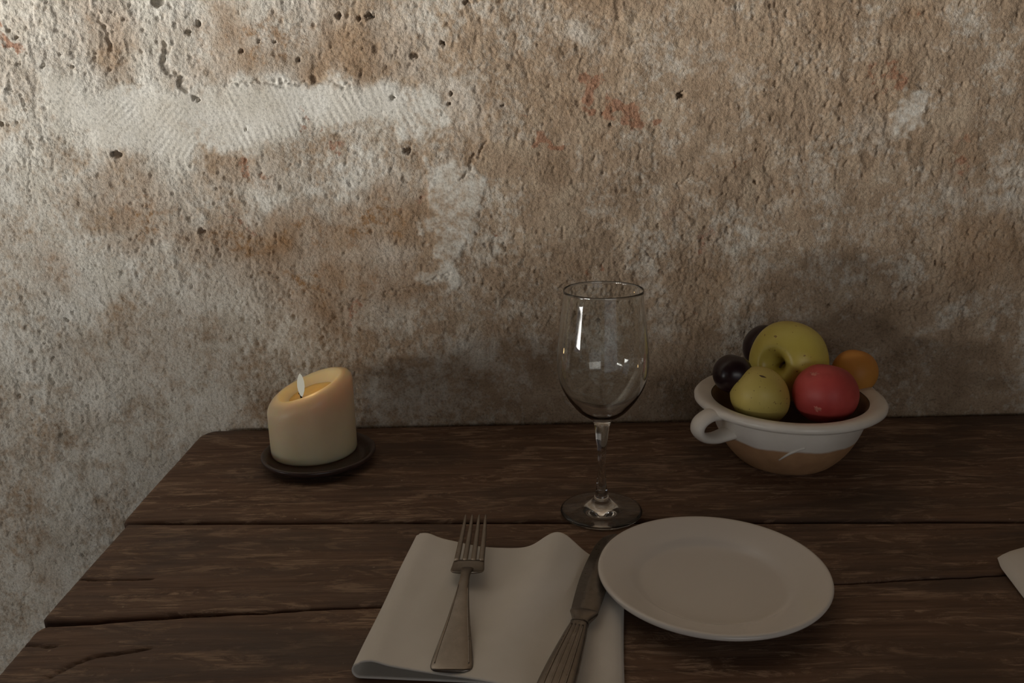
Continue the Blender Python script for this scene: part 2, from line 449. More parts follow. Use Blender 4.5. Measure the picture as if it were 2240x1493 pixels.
put(box_obj('light_blocker', [((-1.26, -1.15, 0), (-1.14, 0.05, TZ + 0.24))], M_plain, bevel=0.012), 'low block left of the viewer, added to cut light', 'wall', kind='structure')  # unseen block added to keep the second lamp off table and bowl
DO = (-0.05, 2.05, 2.1)  # front wall opening added for the fill lamp
put(box_obj('wall_front', [((RX0, RY0-0.2, 0), (DO[0], RY0, RZ1)), ((DO[1], RY0-0.2, 0), (RX1, RY0, RZ1)), ((DO[0], RY0-0.2, DO[2]), (DO[1], RY0, RZ1))], M_plain),
    'plastered wall with an opening added for fill light facing the table', 'wall', kind='structure')

# ================================================================== TABLE
def wood_material():
    m, nt, b = new_mat('worn_dark_oak')
    info = nt.nodes.new('ShaderNodeObjectInfo')
    tc = nt.nodes.new('ShaderNodeTexCoord')
    off = nt.nodes.new('ShaderNodeVectorMath'); off.operation = 'MULTIPLY_ADD'
    off.inputs[1].default_value = (13.0, 7.0, 0.0)
    comb = nt.nodes.new('ShaderNodeCombineXYZ')
    nt.links.new(info.outputs['Random'], comb.inputs[0]); nt.links.new(info.outputs['Random'], comb.inputs[1])
    nt.links.new(comb.outputs[0], off.inputs[0]); nt.links.new(tc.outputs['Object'], off.inputs[2])
    def st(sx, sy, sz):
        mp = nt.nodes.new('ShaderNodeMapping'); mp.inputs['Scale'].default_value = (sx, sy, sz)
        nt.links.new(off.outputs[0], mp.inputs['Vector']); return mp.outputs['Vector']
    grain = noise(nt, st(9, 170, 60), 1.0, 6, 0.65, 0.5)
    fibre = noise(nt, st(28, 420, 200), 1.0, 4, 0.65, 0.3)
    patch = noise(nt, st(5, 13, 10), 1.0, 5, 0.6, 0.4)
    worn = noise(nt, st(16, 60, 40), 1.0, 7, 0.72, 0.9)
    base = ramp(nt, grain, [(0.28, (0.070, 0.036, 0.022)), (0.5, (0.155, 0.088, 0.054)), (0.72, (0.235, 0.145, 0.095))])
    dark = mix(nt, ramp(nt, patch, [(0.38, 0.75), (0.56, 0.0)]), base, (0.060, 0.037, 0.026))
    wf = math_(nt, 'MULTIPLY', ramp(nt, worn, [(0.50, 0.0), (0.58, 1.0)]), ramp(nt, fibre, [(0.42, 0.0), (0.54, 0.95)]))
    wf = math_(nt, 'MULTIPLY', wf, ramp(nt, patch, [(0.36, 0.15), (0.60, 1.0)]))
    c = mix(nt, wf, dark, (0.41, 0.28, 0.19))
    dots = noise(nt, st(190, 230, 200), 1.0, 1, 0.5)
    c = mix(nt, ramp(nt, dots, [(0.77, 0.0), (0.82, 0.7)]), c, (0.42, 0.33, 0.24))
    nt.links.new(c, b.inputs['Base Color'])
    nt.links.new(ramp(nt, patch, [(0.3, 0.50), (0.7, 0.72)]), b.inputs['Roughness'])
    setin(b, 'Specular IOR Level', 0.35)
    hg = math_(nt, 'ADD', math_(nt, 'MULTIPLY', grain, 0.8), math_(nt, 'ADD', math_(nt, 'MULTIPLY', fibre, 0.4), math_(nt, 'MULTIPLY', wf, -0.5)))
    bump(nt, b, hg, 0.7, 0.0018)
    return m
M_wood = wood_material()

table = empty('wooden_table', (0.42, 0.55, 0), 'old dark wooden plank table with worn top standing against the plaster wall', 'table')
TX1 = 1.25
def board(y_back, y_front, x0, seed, corner_back=0.004, corner_front=0.004, notch=None):
    """one plank: y_back(x), y_front(x) outline; a displaced top grid with rounded edges"""
    xs = np.concatenate([x0 + np.array([0, .0015, .004, .008]), np.arange(x0 + 0.014, 0.72, 0.0045), np.linspace(0.74, TX1, 40)])
    tt = np.concatenate([[0, .006, .018, .04], np.linspace(0.055, 0.945, 110), [.96, .982, .994, 1]])
    Xg, Tg = np.meshgrid(xs, tt)
    yb, yf = y_back(Xg), y_front(Xg)
    # left end: wavy, corners rounded
    Yg = yf + (yb - yf) * Tg
    wdt = np.abs(yb - yf)
    cb, cf = corner_back, corner_front
    dB = (1 - Tg) * wdt; dF = Tg * wdt
    ins = np.zeros_like(Xg)
    for d, c in ((dB, cb), (dF, cf)):
        k = np.clip(1 - d / c, 0, 1); ins = np.maximum(ins, c * (1 - np.sqrt(np.clip(1 - k*k, 0, 1))))
    end = np.clip(1 - (Xg - x0) / 0.05, 0, 1)
    Xg = Xg + end * (ins + 0.0018 * perlin(Yg*45, Yg*0 + seed, 7) + 0.0008*perlin(Yg*160, Yg*0 + seed, 8))
    e = np.minimum(np.minimum(dB, dF), np.maximum(Xg - x0 - ins, 0) * 1.0)
    rnd = 0.0035
    k = np.clip(1 - e / rnd, 0, 1)
    z = -rnd * (1 - np.sqrt(np.clip(1 - k*k, 0, 1)))
    z = z - 0.0012*np.clip(perlin(Xg*3, Yg*9, 200 + seed), 0, 1) - 0.0007*np.clip(fbm(Xg*14, Yg*120, 210 + seed, 3), 0, 1)
    if notch is not None: z = z - notch(Xg, Yg)
    z = np.minimum(z, 0)
    nt_, nx_ = Xg.shape
    top = np.stack([Xg, Yg, z], -1).reshape(-1, 3)
    idx = np.arange(nt_*nx_).reshape(nt_, nx_)
    fs = np.stack([idx[:-1, :-1], idx[:-1, 1:], idx[1:, 1:], idx[1:, :-1]], -1).reshape(-1, 4).tolist()
    loop = list(idx[0, :]) + list(idx[1:, -1]) + list(idx[-1, ::-1][1:]) + list(idx[::-1, 0][1:-1])
    vs = top.tolist(); n0 = len(vs)
    for i in loop: vs.append([vs[i][0], vs[i][1], -0.042])
    L = len(loop)
    for i in range(L):
        j = (i + 1) % L
        fs.append([loop[j], loop[i], n0 + i, n0 + j])
    fs.append([n0 + i for i in range(L)][::-1])
    vs = [(v[0] - 0.42, v[1] - 0.55, v[2] + TZ) for v in vs]
    return pydata('plank', vs, fs, M_wood, table)
j1 = lambda x: 0.7245 - 0.030*np.clip((x + 0.335)/0.8, -0.1, 3) * 1.0 + 0.0012*perlin(x*12, x*0, 301)
def j2(x): return 0.5665 + 0.028*np.clip((x + 0.354)/0.5, -0.1, 1.6) + 0.0020*perlin(x*14, x*0, 302) + 0.0012*perlin(x*55, x*0, 303)
j3 = lambda x: 0.372 + 0*x
j4 = lambda x: 0.17 + 0*x
def gap(x): return 0.0028 + 0.0006*perlin(x*9, x*0, 305)
def gap2(x): return (0.0006 + 0.0028*sstep(-0.13, -0.30, x)) * (1 + 0.4*perlin(x*30, x*0, 306)) * 0.9
def split(pts, wd, dep):                          # cracks inside a plank
    P = [(lambda p: (p.x, p.y))(on_z(*p)) for p in pts]
    def f(X, Y):
        d = line_d(X, Y + 0.0015*perlin(X*40, Y*40, 77), P)
        return dep * (1 - sstep(0.3, 1.0, d / wd))
    return f
sp2 = split([(160,1266),(250,1268),(330,1266)], 0.0016, 0.003)
sp3a = split([(100,1480),(160,1450),(215,1432),(320,1420)], 0.0020, 0.003)
sp3b = split([(40,1408),(120,1412)], 0.0018, 0.0025)
board(lambda x: 0.953 + 0*x, lambda x: j1(x) + gap(x), -0.3625, 1, corner_back=0.022)
board(lambda x: j1(x) - gap(x), lambda x: j2(x) + gap2(x), -0.356, 2, notch=sp2, corner_back=0.003)
board(lambda x: j2(x) - gap2(x), lambda x: j3(x) + 0.002, -0.353, 3, notch=lambda X, Y: sp3a(X, Y) + sp3b(X, Y), corner_back=0.010)
board(lambda x: j3(x) - 0.002, lambda x: j4(x) + 0.002, -0.357, 4)
M_wood2 = M_wood
for sx in (-0.72, 0.77):
    for sy in (0.245, 0.875):
        lx = sx + 0.0
        o = box_obj('leg', [((lx - 0.035 + (0.42 if sx < 0 else 0) - 0.0, sy - 0.035 - 0.55, 0.0), (lx + 0.035 + (0.42 if sx < 0 else 0), sy + 0.035 - 0.55, TZ - 0.043))], M_wood, table, bevel=0.004)
for sy in (0.245, 0.875):
    box_obj('apron', [((-0.265, sy - 0.012 - 0.55, TZ - 0.14), (0.735, sy + 0.012 - 0.55, TZ - 0.0425))], M_wood, table, bevel=0.002)
for sx in (-0.30, 0.77):
    box_obj('apron', [((sx - 0.012, 0.28 - 0.55, TZ - 0.14), (sx + 0.012, 0.84 - 0.55, TZ - 0.0425))], M_wood, table, bevel=0.002)

# ================================================================== CANDLE AND DISH
def plain(name, col, rough=0.5, **kw):
    m, nt, b = new_mat(name)
    v = coords(nt)
    n = noise(nt, v, kw.pop('nscale', 60), 4, 0.6)
    k = kw.pop('var', 0.12)
    c = ramp(nt, n, [(0.3, tuple(x*(1-k) for x in col)), (0.7, tuple(min(1, x*(1+k)) for x in col))])
    nt.links.new(c, b.inputs['Base Color']); setin(b, 'Roughness', rough)
    bp = kw.pop('bump', None)
    if bp: bump(nt, b, noise(nt, v, bp[0], 4, 0.6), bp[1], bp[2])
    for key, val in kw.items(): setin(b, key.replace('_', ' '), val)
    return m
M_dish = plain('dark_glazed_clay', (0.055, 0.033, 0.028), 0.32, nscale=90, var=0.3, bump=(120, 0.2, 0.001))
DX, DY, DR = -0.2073, 0.857, 0.0597
dish = lathe('candle_dish', [(0, 0.0), (0.040, 0.0), (0.047, 0.001), (0.0570, 0.0065), (0.0595, 0.0095), (0.0597, 0.0115), (0.0585, 0.0128), (0.0565, 0.0122), (0.0530, 0.0085), (0.0490, 0.0058), (0.046, 0.0050), (0, 0.0050)], M_dish, loc=(DX, DY, TZ))
put(dish, 'round dark brown glazed dish under the burning candle', 'dish')

def wax_material():
    m, nt, b = new_mat('candle_wax')
    v = coords(nt)
    c = ramp(nt, noise(nt, v, 22, 3), [(0.3, (0.70, 0.58, 0.37)), (0.7, (0.76, 0.65, 0.45))])
    nt.links.new(c, b.inputs['Base Color'])
    setin(b, 'Roughness', 0.42); setin(b, 'Subsurface Weight', 0.85)
    setin(b, 'Subsurface Radius', (1.0, 0.55, 0.22)); setin(b, 'Subsurface Scale', 0.034)
    bump(nt, b, noise(nt, v, 45, 2), 0.12, 0.002)
    return m
M_wax = wax_material()
cb = on_z(672, 1021, 0.005)
CR = 0.0455
CXc, CYc = on_y(686, 960, cb.y + CR).x, cb.y + CR
candle = empty('pillar_candle', (CXc, CYc, TZ + 0.005), 'thick cream pillar candle with slanted top burning on the dark dish', 'candle')
SLX, SLY, HZ = 0.34, 0.10, 0.0745               # slope of the burnt top
def top_z(x, y):
    r = math.hypot(x, y) / CR
    dish_ = -0.0125 * max(0.0, 1 - (r/0.72)**4)
    return HZ + SLX*x + SLY*y + dish_
def candle_body():
    n = 96; vs, fs = [], []
    rows = []
    def ring(rf, zf):
        ids = []
        for i in range(n):
            a = 2*math.pi*i/n
            r = CR*rf*(1 + 0.006*math.sin(2*a+0.6) + 0.004*math.sin(5*a))
            x, y = r*math.cos(a), r*math.sin(a)
            ids.append(len(vs)); vs.append((x, y, zf(x, y)))
        rows.append(ids)
    vs.append((0, 0, 0)); rows.append([0])
    ring(0.5, lambda x, y: 0); ring(0.95, lambda x, y: 0); ring(0.985, lambda x, y: 0.0008); ring(1.0, lambda x, y: 0.003)
    B = 0.013
    for k in range(1, 9):
        t = k/9
        ring(1.0 + 0.0*t, lambda x, y: 0.003 + (HZ + SLX*x + SLY*y - B - 0.003)*t)
    for k in range(0, 9):
        a = k/8*math.pi/2
        bb = B*0.95
        rf = 1 - (bb/CR)*(1 - math.cos(a))
        ring(rf, lambda x, y: HZ + SLX*x/rf*1.0 + SLY*y/rf - B + B*math.sin(a) + (SLX*x + SLY*y)*(1 - 1/rf))
    for rf in (0.68, 0.64, 0.58, 0.5, 0.42, 0.34, 0.26, 0.18, 0.10, 0.04):
        ring(rf, lambda x, y: top_z(x, y))
    ids = [len(vs)]; vs.append((0, 0, top_z(0, 0))); rows.append(ids)
    for A, Bq in zip(rows[:-1], rows[1:]):
        for i in range(n):
            j = (i+1) % n
            if len(A) == 1: fs.append((A[0], Bq[j], Bq[i]))
            elif len(Bq) == 1: fs.append((A[i], A[j], Bq[0]))
            else: fs.append((A[i], A[j], Bq[j], Bq[i]))
    o = pydata('wax_body', vs, fs, M_wax, candle); fix_normals(o); return o
candle_body()
def pool():
    n = 56; vs, fs = [(0, 0, top_z(0, 0) + 0.0032)], []
    rr = [0.20, 0.36, 0.48, 0.535]
    for rf in rr:
        for i in range(n):
            a = 2*math.pi*i/n
            r = CR*rf*(1 + 0.05*math.sin(3*a + 1) + 0.03*math.sin(5*a))
            x, y = r*math.cos(a), r*math.sin(a)
            lvl = HZ + SLX*x*0.98 + SLY*y - 0.0090 - (0.0012 if rf == rr[-1] else 0)
            vs.append((x, y, lvl))
    for i in range(n):
        fs.append((0, 1 + i, 1 + (i+1) % n))
    for k in range(len(rr)-1):
        for i in range(n):
            j = (i+1) % n
            fs.append((1+k*n+i, 1+(k+1)*n+i, 1+(k+1)*n+j, 1+k*n+j))
    vs[0] = (0, 0, HZ - 0.0090)
    m = plain('molten_wax', (0.62, 0.42, 0.12), 0.12, nscale=40, var=0.1, Subsurface_Weight=0.6, Subsurface_Scale=0.01)
    o = pydata('wax_pool', vs, fs, m, candle); o['label'] = 'amber pool of molten wax'
pool()
M_wick = plain('charred_wick', (0.02, 0.014, 0.01), 0.9)
wz = HZ - 0.0110
wick = tube('wick', smooth_curve([(-0.0065, -0.010, wz - 0.003), (-0.0070, -0.010, wz + 0.003), (-0.0088, -0.010, wz + 0.0055)], 4), [0.0011]*9, M_wick, candle, 8)
def flame_material():
    m, nt, b = new_mat('flame')
    setin(b, 'Base Color', (0, 0, 0, 1)); setin(b, 'Roughness', 1.0); setin(b, 'Specular IOR Level', 0.0)
    setin(b, 'Emission Color', (1.0, 0.93, 0.74, 1)); setin(b, 'Emission Strength', 0.36)
    return m
fl = lathe('flame', [(0.0, 0.0), (0.0016, 0.0025), (0.0031, 0.007), (0.0038, 0.012), (0.0036, 0.017), (0.0028, 0.021), (0.0015, 0.0245), (0, 0.0265)], flame_material(), candle, 24, loc=(-0.0060, -0.010, HZ - 0.0105))
fl.rotation_euler = (0, 0.0, 0)
pl = bpy.data.lights.new('candle_glow', 'POINT'); pl.energy = 0.022; pl.color = (1.0, 0.62, 0.26); pl.shadow_soft_size = 0.006
plo = bpy.data.objects.new('candle_glow', pl); COL.objects.link(plo); plo.parent = candle; plo.location = (-0.0060, -0.010, HZ + 0.022)

# ================================================================== WINE GLASS
GX, GY = 0.0792, 0.7282
def gz(v): return on_y(1318, v, GY).z - TZ
def gr(v, half):
    p = on_y(1318, v, GY); return half * depth(p) / F
M_glass, nt, b = new_mat('clear_glass')
setin(b, 'Base Color', (0.97, 0.985, 0.98, 1)); setin(b, 'Roughness', 0.0); setin(b, 'Transmission Weight', 1.0); setin(b, 'IOR', 1.48)
zj = gz(926)                                    # where the bowl meets the stem
outer = [(gr(916, 22), gz(916)), (gr(899, 49), gz(899)), (gr(880, 67), gz(880)), (gr(862, 80), gz(862)), (gr(838, 92.5), gz(838)), (gr(810, 99.5), gz(810)), (gr(785, 101), gz(785)), (gr(755, 99.5), gz(755)), (gr(720, 96), gz(720)), (gr(685, 92), gz(685)), (gr(655, 88.5), gz(655)), (0.0346, 0.2085)]
outer = [tuple(p) for p in smooth_curve(outer, 4)]
TH = 0.0006
inner = [(max(r - TH*(1.0 + 1.2*max(0, 1 - (z - zj)/0.03)), 0.0), z + 0.0022*max(0, 1 - (z - zj)/0.045)) for r, z in outer]
inner = [p for p in inner if p[0] > 0.004]
prof = [(0, 0.0011), (0.028, 0.0008), (0.0352, 0.0), (0.0368, 0.0002), (0.0375, 0.0011), (0.0371, 0.0021), (0.034, 0.0028), (0.025, 0.0044), (0.0165, 0.0068), (0.0105, 0.0098), (0.0072, 0.0135), (0.0058, 0.0180), (0.0047, 0.025), (0.0040, 0.034), (0.0036, 0.045), (0.0037, 0.055), (0.0043, 0.064), (0.0054, 0.0715), (0.0066, zj - 0.002)]
prof = [p for p in prof if p[1] < zj - 0.001]
prof += outer + [(0.0346 - TH*0.5, 0.2091)] + inner[::-1] + [(0.0, inner[0][1] - 0.0016)]
glass = lathe('wine_glass', prof, M_glass, n=128, loc=(GX, GY, TZ))
put(glass, 'empty clear long-stemmed wine glass standing between the candle and the fruit bowl', 'wine glass')

# ================================================================== PLATE
M_china = plain('white_china', (0.74, 0.70, 0.65), 0.16, nscale=8, var=0.02)
PLX, PLY, PR = 0.1499, 0.5904, 0.0873
pp = [(0, 0.0036), (0.030, 0.0036), (0.0470, 0.0030), (0.0485, 0.0004), (0.0500, 0.0), (0.0515, 0.0006), (0.0530, 0.0032), (0.0600, 0.0072), (0.072, 0.0112), (0.0840, 0.0145), (0.0865, 0.0160), (0.0874, 0.0178), (0.0868, 0.0195), (0.0852, 0.0200), (0.0830, 0.0194), (0.0740, 0.0164), (0.0640, 0.0132), (0.0595, 0.0108), (0.0565, 0.0084), (0.0530, 0.0074), (0.045, 0.0068), (0.025, 0.0064), (0, 0.0063)]
plate = lathe('dinner_plate', pp, M_china, n=128, loc=(PLX, PLY, TZ))
put(plate, 'round white china plate with a wide rim right of the knife', 'plate')

# ================================================================== FRUIT BOWL
BX, BY = 0.2825, 0.841
KR, KZ = 1.033, 0.862                           # proportions of the thrown profile
def bowl_material():
    m, nt, b = new_mat('half_glazed_earthenware')
    tc = nt.nodes.new('ShaderNodeTexCoord'); sp = nt.nodes.new('ShaderNodeSeparateXYZ')
    nt.links.new(tc.outputs['Object'], sp.inputs[0])
    v = coords(nt)
    n = noise(nt, v, 18, 3)
    zz = math_(nt, 'ADD', sp.outputs[2], math_(nt, 'MULTIPLY', math_(nt, 'SUBTRACT', n, 0.5), 0.012))
    g = ramp(nt, math_(nt, 'MULTIPLY', math_(nt, 'SUBTRACT', zz, 0.0345), 400), [(0.0, 0.0), (1.0, 1.0)])
    clay = ramp(nt, noise(nt, v, 70, 4), [(0.3, (0.36, 0.20, 0.10)), (0.7, (0.46, 0.27, 0.14))])
    gl = ramp(nt, noise(nt, v, 30, 3), [(0.3, (0.66, 0.62, 0.56)), (0.7, (0.76, 0.72, 0.66))])
    nt.links.new(mix(nt, g, clay, gl), b.inputs['Base Color'])
    nt.links.new(ramp(nt, g, [(0, 0.7), (1, 0.28)]), b.inputs['Roughness'])
    bump(nt, b, math_(nt, 'ADD', math_(nt, 'MULTIPLY', g, 0.8), math_(nt, 'MULTIPLY', noise(nt, v, 200, 3), 0.15)), 0.3, 0.001)
    return m
M_bowl = bowl_material()
M_glaze = plain('cream_glaze', (0.71, 0.67, 0.61), 0.28, nscale=30, var=0.06, bump=(90, 0.1, 0.001))
M_inner = plain('brown_shade_inside', (0.20, 0.13, 0.085), 0.3, nscale=40, var=0.2)  # dark inner colour stands in for the shade under the fruit
bowl = empty('fruit_bowl', (BX, BY, TZ), 'rustic cream glazed earthenware bowl with loop handle holding fruit', 'bowl')
bz = 0.082
bo = smooth_curve([(r*KR, z*KZ) for r, z in [(0.043, 0.0005), (0.049, 0.006), (0.0585, 0.019), (0.0660, 0.034), (0.0715, 0.050), (0.0745, 0.063), (0.0765, 0.0690)]], 5)
bi = smooth_curve([(r*KR, z*KZ) for r, z in [(0.0745, 0.0790), (0.0720, 0.074), (0.0700, 0.066), (0.0670, 0.052), (0.0600, 0.034), (0.050, 0.019), (0.036, 0.0095), (0.018, 0.0065)]], 4)
lathe('bowl_body', [(0, 0.001), (0.036, 0.001), (0.040, 0.0)] + [tuple(p) for p in bo] + [(r*KR, z*KZ) for r, z in [(0.083, 0.0700), (0.0885, 0.0720), (0.0916, 0.0752), (0.0918, 0.0785), (0.0900, 0.0812), (0.0870, 0.0822), (0.0820, 0.0818), (0.0775, 0.0806), (0.0750, 0.0793)]], M_bowl, bowl, 112)
lathe('bowl_inside', [tuple(p) for p in bi] + [(0, 0.0054)], M_inner, bowl, 96)
for az in (math.radians(203), math.radians(23)):
    d = Vector((math.cos(az), math.sin(az), 0)); t = Vector((-d.y, d.x, 0))
    pts = [d*0.0870 + Vector((0, 0, 0.0640)), d*0.0985 + Vector((0, 0, 0.0632)), d*0.1085 + Vector((0, 0, 0.0575)), d*0.1105 + Vector((0, 0, 0.0490)), d*0.1035 + Vector((0, 0, 0.0415)), d*0.0915 + Vector((0, 0, 0.0385)), d*0.0800 + Vector((0, 0, 0.0395)), d*0.0700 + Vector((0, 0, 0.0410))]
    path = smooth_curve(pts, 6)
    m_ = len(path)
    tube('handle', path, [0.0105*(1.0 + 0.25*abs(2*i/(m_-1) - 1)**2) for i in range(m_)], M_glaze, bowl, 16, flat=(t, 0.95, 0.45))
# drip of glaze on the front
pa = []
for (u, v) in [(1762, 979), (1745, 984), (1730, 990), (1716, 998), (1704, 1006)]:
    dd = ray(u, v)
    best = None
    for k in np.linspace(0.6, 1.1, 1600):
        p = CAM + dd*k; r = math.hypot(p.x-BX, p.y-BY); z = p.z - TZ
        rb = np.interp(z, [q[1] for q in bo], [q[0] for q in bo])
        if r <= rb: best = p; break
    if best is not None: pa.append(Vector((best.x - BX, best.y - BY, best.z - TZ)))
if len(pa) > 2:
    pth = smooth_curve(pa, 4); q_ = len(pth)
    o = tube('glaze_drip', pth, [0.0017 - 0.0008*abs(2*i/(q_-1) - 0.8) for i in range(q_)], M_glaze, bowl, 10)
    o['label'] = 'pale streak of glaze running down'

# ================================================================== FRUIT
def fruit_mesh(name, mat, parent, R, sq=1.0, top_dip=0.0, bot_dip=0.0, taper=0.0, wrinkle=0.0, dipw=0.30, seed=1, nu=56, nv=36):
    """body of revolution along local z with dimples at the ends, slightly lobed"""
    vs, fs = [], []
    for j in range(nv + 1):
        th = math.pi * j / nv
        for i in range(nu):
            ph = 2*math.pi*i/nu
            r = R * (1 + 0.012*math.cos(5*ph + seed)*math.sin(th)**2 + 0.012*math.sin(2*ph + seed*2)*math.sin(th))
            rr = r * math.sin(th) * (1 + taper*math.cos(th))
            z = r * sq * math.cos(th)
            q = math.sin(th)
            if math.cos(th) > 0: z -= R*top_dip*math.exp(-(q/dipw)**2)
            else: z += R*bot_dip*math.exp(-(q/0.22)**2)
            if wrinkle:
                w = wrinkle * float(perlin(np.array([ph*3.2]), np.array([th*5.0]), seed)[0])
                rr *= 1 + w
            vs.append((rr*math.cos(ph), rr*math.sin(ph), z))
    for j in range(nv):
        for i in range(nu):
            ii = (i+1) % nu
            fs.append((j*nu+i, (j+1)*nu+i, (j+1)*nu+ii, j*nu+ii))
    me_o = pydata(name, vs, fs, mat, parent)
    bm = bmesh.new(); bm.from_mesh(me_o.data)
    bmesh.ops.remove_doubles(bm, verts=bm.verts, dist=1e-6)
    bmesh.ops.recalc_face_normals(bm, faces=bm.faces); bm.to_mesh(me_o.data); bm.free()
    me_o.data.polygons.foreach_set('use_smooth', [True]*len(me_o.data.polygons))
    return me_o
def skin(name, a, bcol, rough=0.35, speck=None, scale=18, blush=None, bumps=None, spec=0.4):
    m, nt, b = new_mat(name)
    v = coords(nt)
    c = ramp(nt, noise(nt, v, scale, 4, 0.55), [(0.32, a), (0.68, bcol)])
    if blush: c = mix(nt, ramp(nt, noise(nt, v, blush[0], 3), [(blush[1], 0.0), (blush[1] + 0.15, 0.8)]), c, blush[2])
    if speck: c = mix(nt, ramp(nt, noise(nt, v, speck[0], 1, 0.5), [(speck[1], 0.0), (speck[1] + 0.04, 0.8)]), c, speck[2])
    nt.links.new(c, b.inputs['Base Color']); setin(b, 'Roughness', rough); setin(b, 'Specular IOR Level', spec)
    if bumps: bump(nt, b, noise(nt, v, bumps[0], 4, 0.6), bumps[1], bumps[2])
    return m
def place(o, u, v, y, axis=(0, 0, 1)):
    p = on_y(u, v, y); o.location = p
    o.rotation_euler = Vector(axis).normalized().to_track_quat('Z', 'Y').to_euler()
    return p
GRP = 'fruit heaped in the glazed bowl'
def px_r(u, v, y, half): return half * depth(on_y(u, v, y)) / F
M_apple = skin('yellow_apple_skin', (0.58, 0.46, 0.085), (0.68, 0.58, 0.14), 0.33, speck=(260, 0.72, (0.25, 0.13, 0.04)), blush=(14, 0.60, (0.58, 0.36, 0.07)))
M_stem = plain('brown_stem', (0.10, 0.06, 0.03), 0.8)
# large apple, stem end turned to the viewer
e = empty('yellow_apple', (0, 0, 0), 'large glossy yellow apple on top of the heap, stem hollow facing out', 'apple', GRP)
place(e, 1727, 789, 0.882, (-0.72, -0.68, 0.10))
R_ = px_r(1727, 789, 0.882, 87)
fruit_mesh('apple_flesh', M_apple, e, R_, 0.88, 0.62, 0.2, 0.05, dipw=0.23, seed=2, nu=64, nv=48)
tube('stem', smooth_curve([(0, 0, R_*0.24), (0.001, -0.001, R_*0.40), (0.003, -0.003, R_*0.58)], 4), [0.0012]*9, M_stem, e, 8)
# small pale yellow apple in front
M_apple2 = skin('pale_apple_skin', (0.52, 0.40, 0.095), (0.62, 0.51, 0.15), 0.45, speck=(300, 0.70, (0.22, 0.13, 0.05)))
e = empty('small_yellow_apple', (0, 0, 0), 'small egg-shaped pale yellow apple leaning on the bowl front beside the red fruit', 'apple', GRP)
place(e, 1663, 866, 0.822, (-0.62, -0.25, 0.62))
R_ = px_r(1663, 866, 0.822, 61)
fruit_mesh('apple_flesh', M_apple2, e, R_, 1.16, 0.04, 0.08, 0.02, seed=5)
def on_fruit(e, R, u, v):                          # a point of the fruit's skin seen at a pixel, in its own frame
    dd = ray(u, v).normalized(); oc = CAM - e.location; bq = oc.dot(dd)
    disc = bq*bq - (oc.length_squared - R*R)
    return (Matrix.Translation(e.location) @ e.rotation_euler.to_matrix().to_4x4()).inverted() @ (CAM + dd*(-bq - math.sqrt(max(disc, 0))))
tube('calyx', [on_fruit(e, R_*1.09, 1661, 821), on_fruit(e, R_*1.09, 1667, 823), on_fruit(e, R_*1.07, 1674, 825)], [0.0006, 0.0011, 0.0005], M_stem, e, 8)
# red fruit
M_red = skin('red_skin', (0.36, 0.040, 0.036), (0.50, 0.075, 0.065), 0.5, blush=(30, 0.62, (0.30, 0.035, 0.03)), bumps=(60, 0.25, 0.002), scale=24)
e = fruit_mesh('red_fruit', M_red, None, px_r(1806, 861, 0.818, 70), 0.96, 0.10, 0.06, seed=9)
place(e, 1805, 861, 0.818, (0.2, 0.35, 0.9)); put(e, 'matt pinkish red fruit with scuffed skin at the bowl front', 'fruit', GRP)
M_scuff = plain('scuffed_skin', (0.50, 0.16, 0.12), 0.7, nscale=200, var=0.4)
for (u, v, s) in [(1780, 818, 1.0), (1787, 893, 0.9)]:
    Rr = px_r(1806, 861, 0.818, 70); cc = e.location
    dd = ray(u, v).normalized(); oc = CAM - cc; bq = oc.dot(dd); disc = bq*bq - (oc.length_squared - (Rr*0.99)**2)
    if disc > 0:
        p = CAM + dd*(-bq - math.sqrt(disc)); nrm = (p - cc).normalized()
        t1 = nrm.cross(Vector((0, 0, 1))).normalized(); t2 = nrm.cross(t1)
        vs = [p + nrm*0.0012]
        rnd = random.Random(int(u))
        for i in range(18):
            a = 2*math.pi*i/18; r = (0.0058*(0.45 + 0.75*rnd.random()))*s
            vs.append(p + t1*math.cos(a)*r + t2*math.sin(a)*r*0.7 - nrm*0.0004)
        inv = (Matrix.Translation(e.location) @ e.rotation_euler.to_matrix().to_4x4()).inverted()
        vs = [inv @ w for w in vs]
        sc = pydata('scuff_mark', vs, [(0, 1+i, 1+(i+1) % 18) for i in range(18)], M_scuff, e); sc['label'] = 'dull peeled scuff on the red skin'
# plums
M_plum = skin('plum_skin', (0.016, 0.007, 0.009), (0.028, 0.011, 0.013), 0.28, spec=0.4)
e = fruit_mesh('dark_plum', M_plum, None, px_r(1603, 817, 0.835, 42.5), 1.02, 0.08, 0.03, seed=3)
place(e, 1603, 817, 0.835, (0.3, 0.2, 0.9)); put(e, 'dark purple plum resting against the left rim of the bowl', 'plum', GRP)
e = fruit_mesh('dark_plum', M_plum, None, px_r(1676, 760, 0.926, 51), 1.0, 0.08, 0.03, seed=6)
place(e, 1677, 760, 0.926, (0.2, 0.3, 0.9)); put(e, 'dark plum at the back, half hidden behind the large yellow apple', 'plum', GRP)
M_orange = skin('apricot_skin', (0.50, 0.20, 0.035), (0.62, 0.29, 0.06), 0.55, scale=14)
e = fruit_mesh('apricot', M_orange, None, px_r(1869, 812, 0.875, 49), 1.0, 0.08, 0.05, seed=8)
place(e, 1869, 812, 0.875, (0.3, 0.3, 0.9)); put(e, 'soft orange apricot at the right of the heap behind the red fruit', 'apricot', GRP)

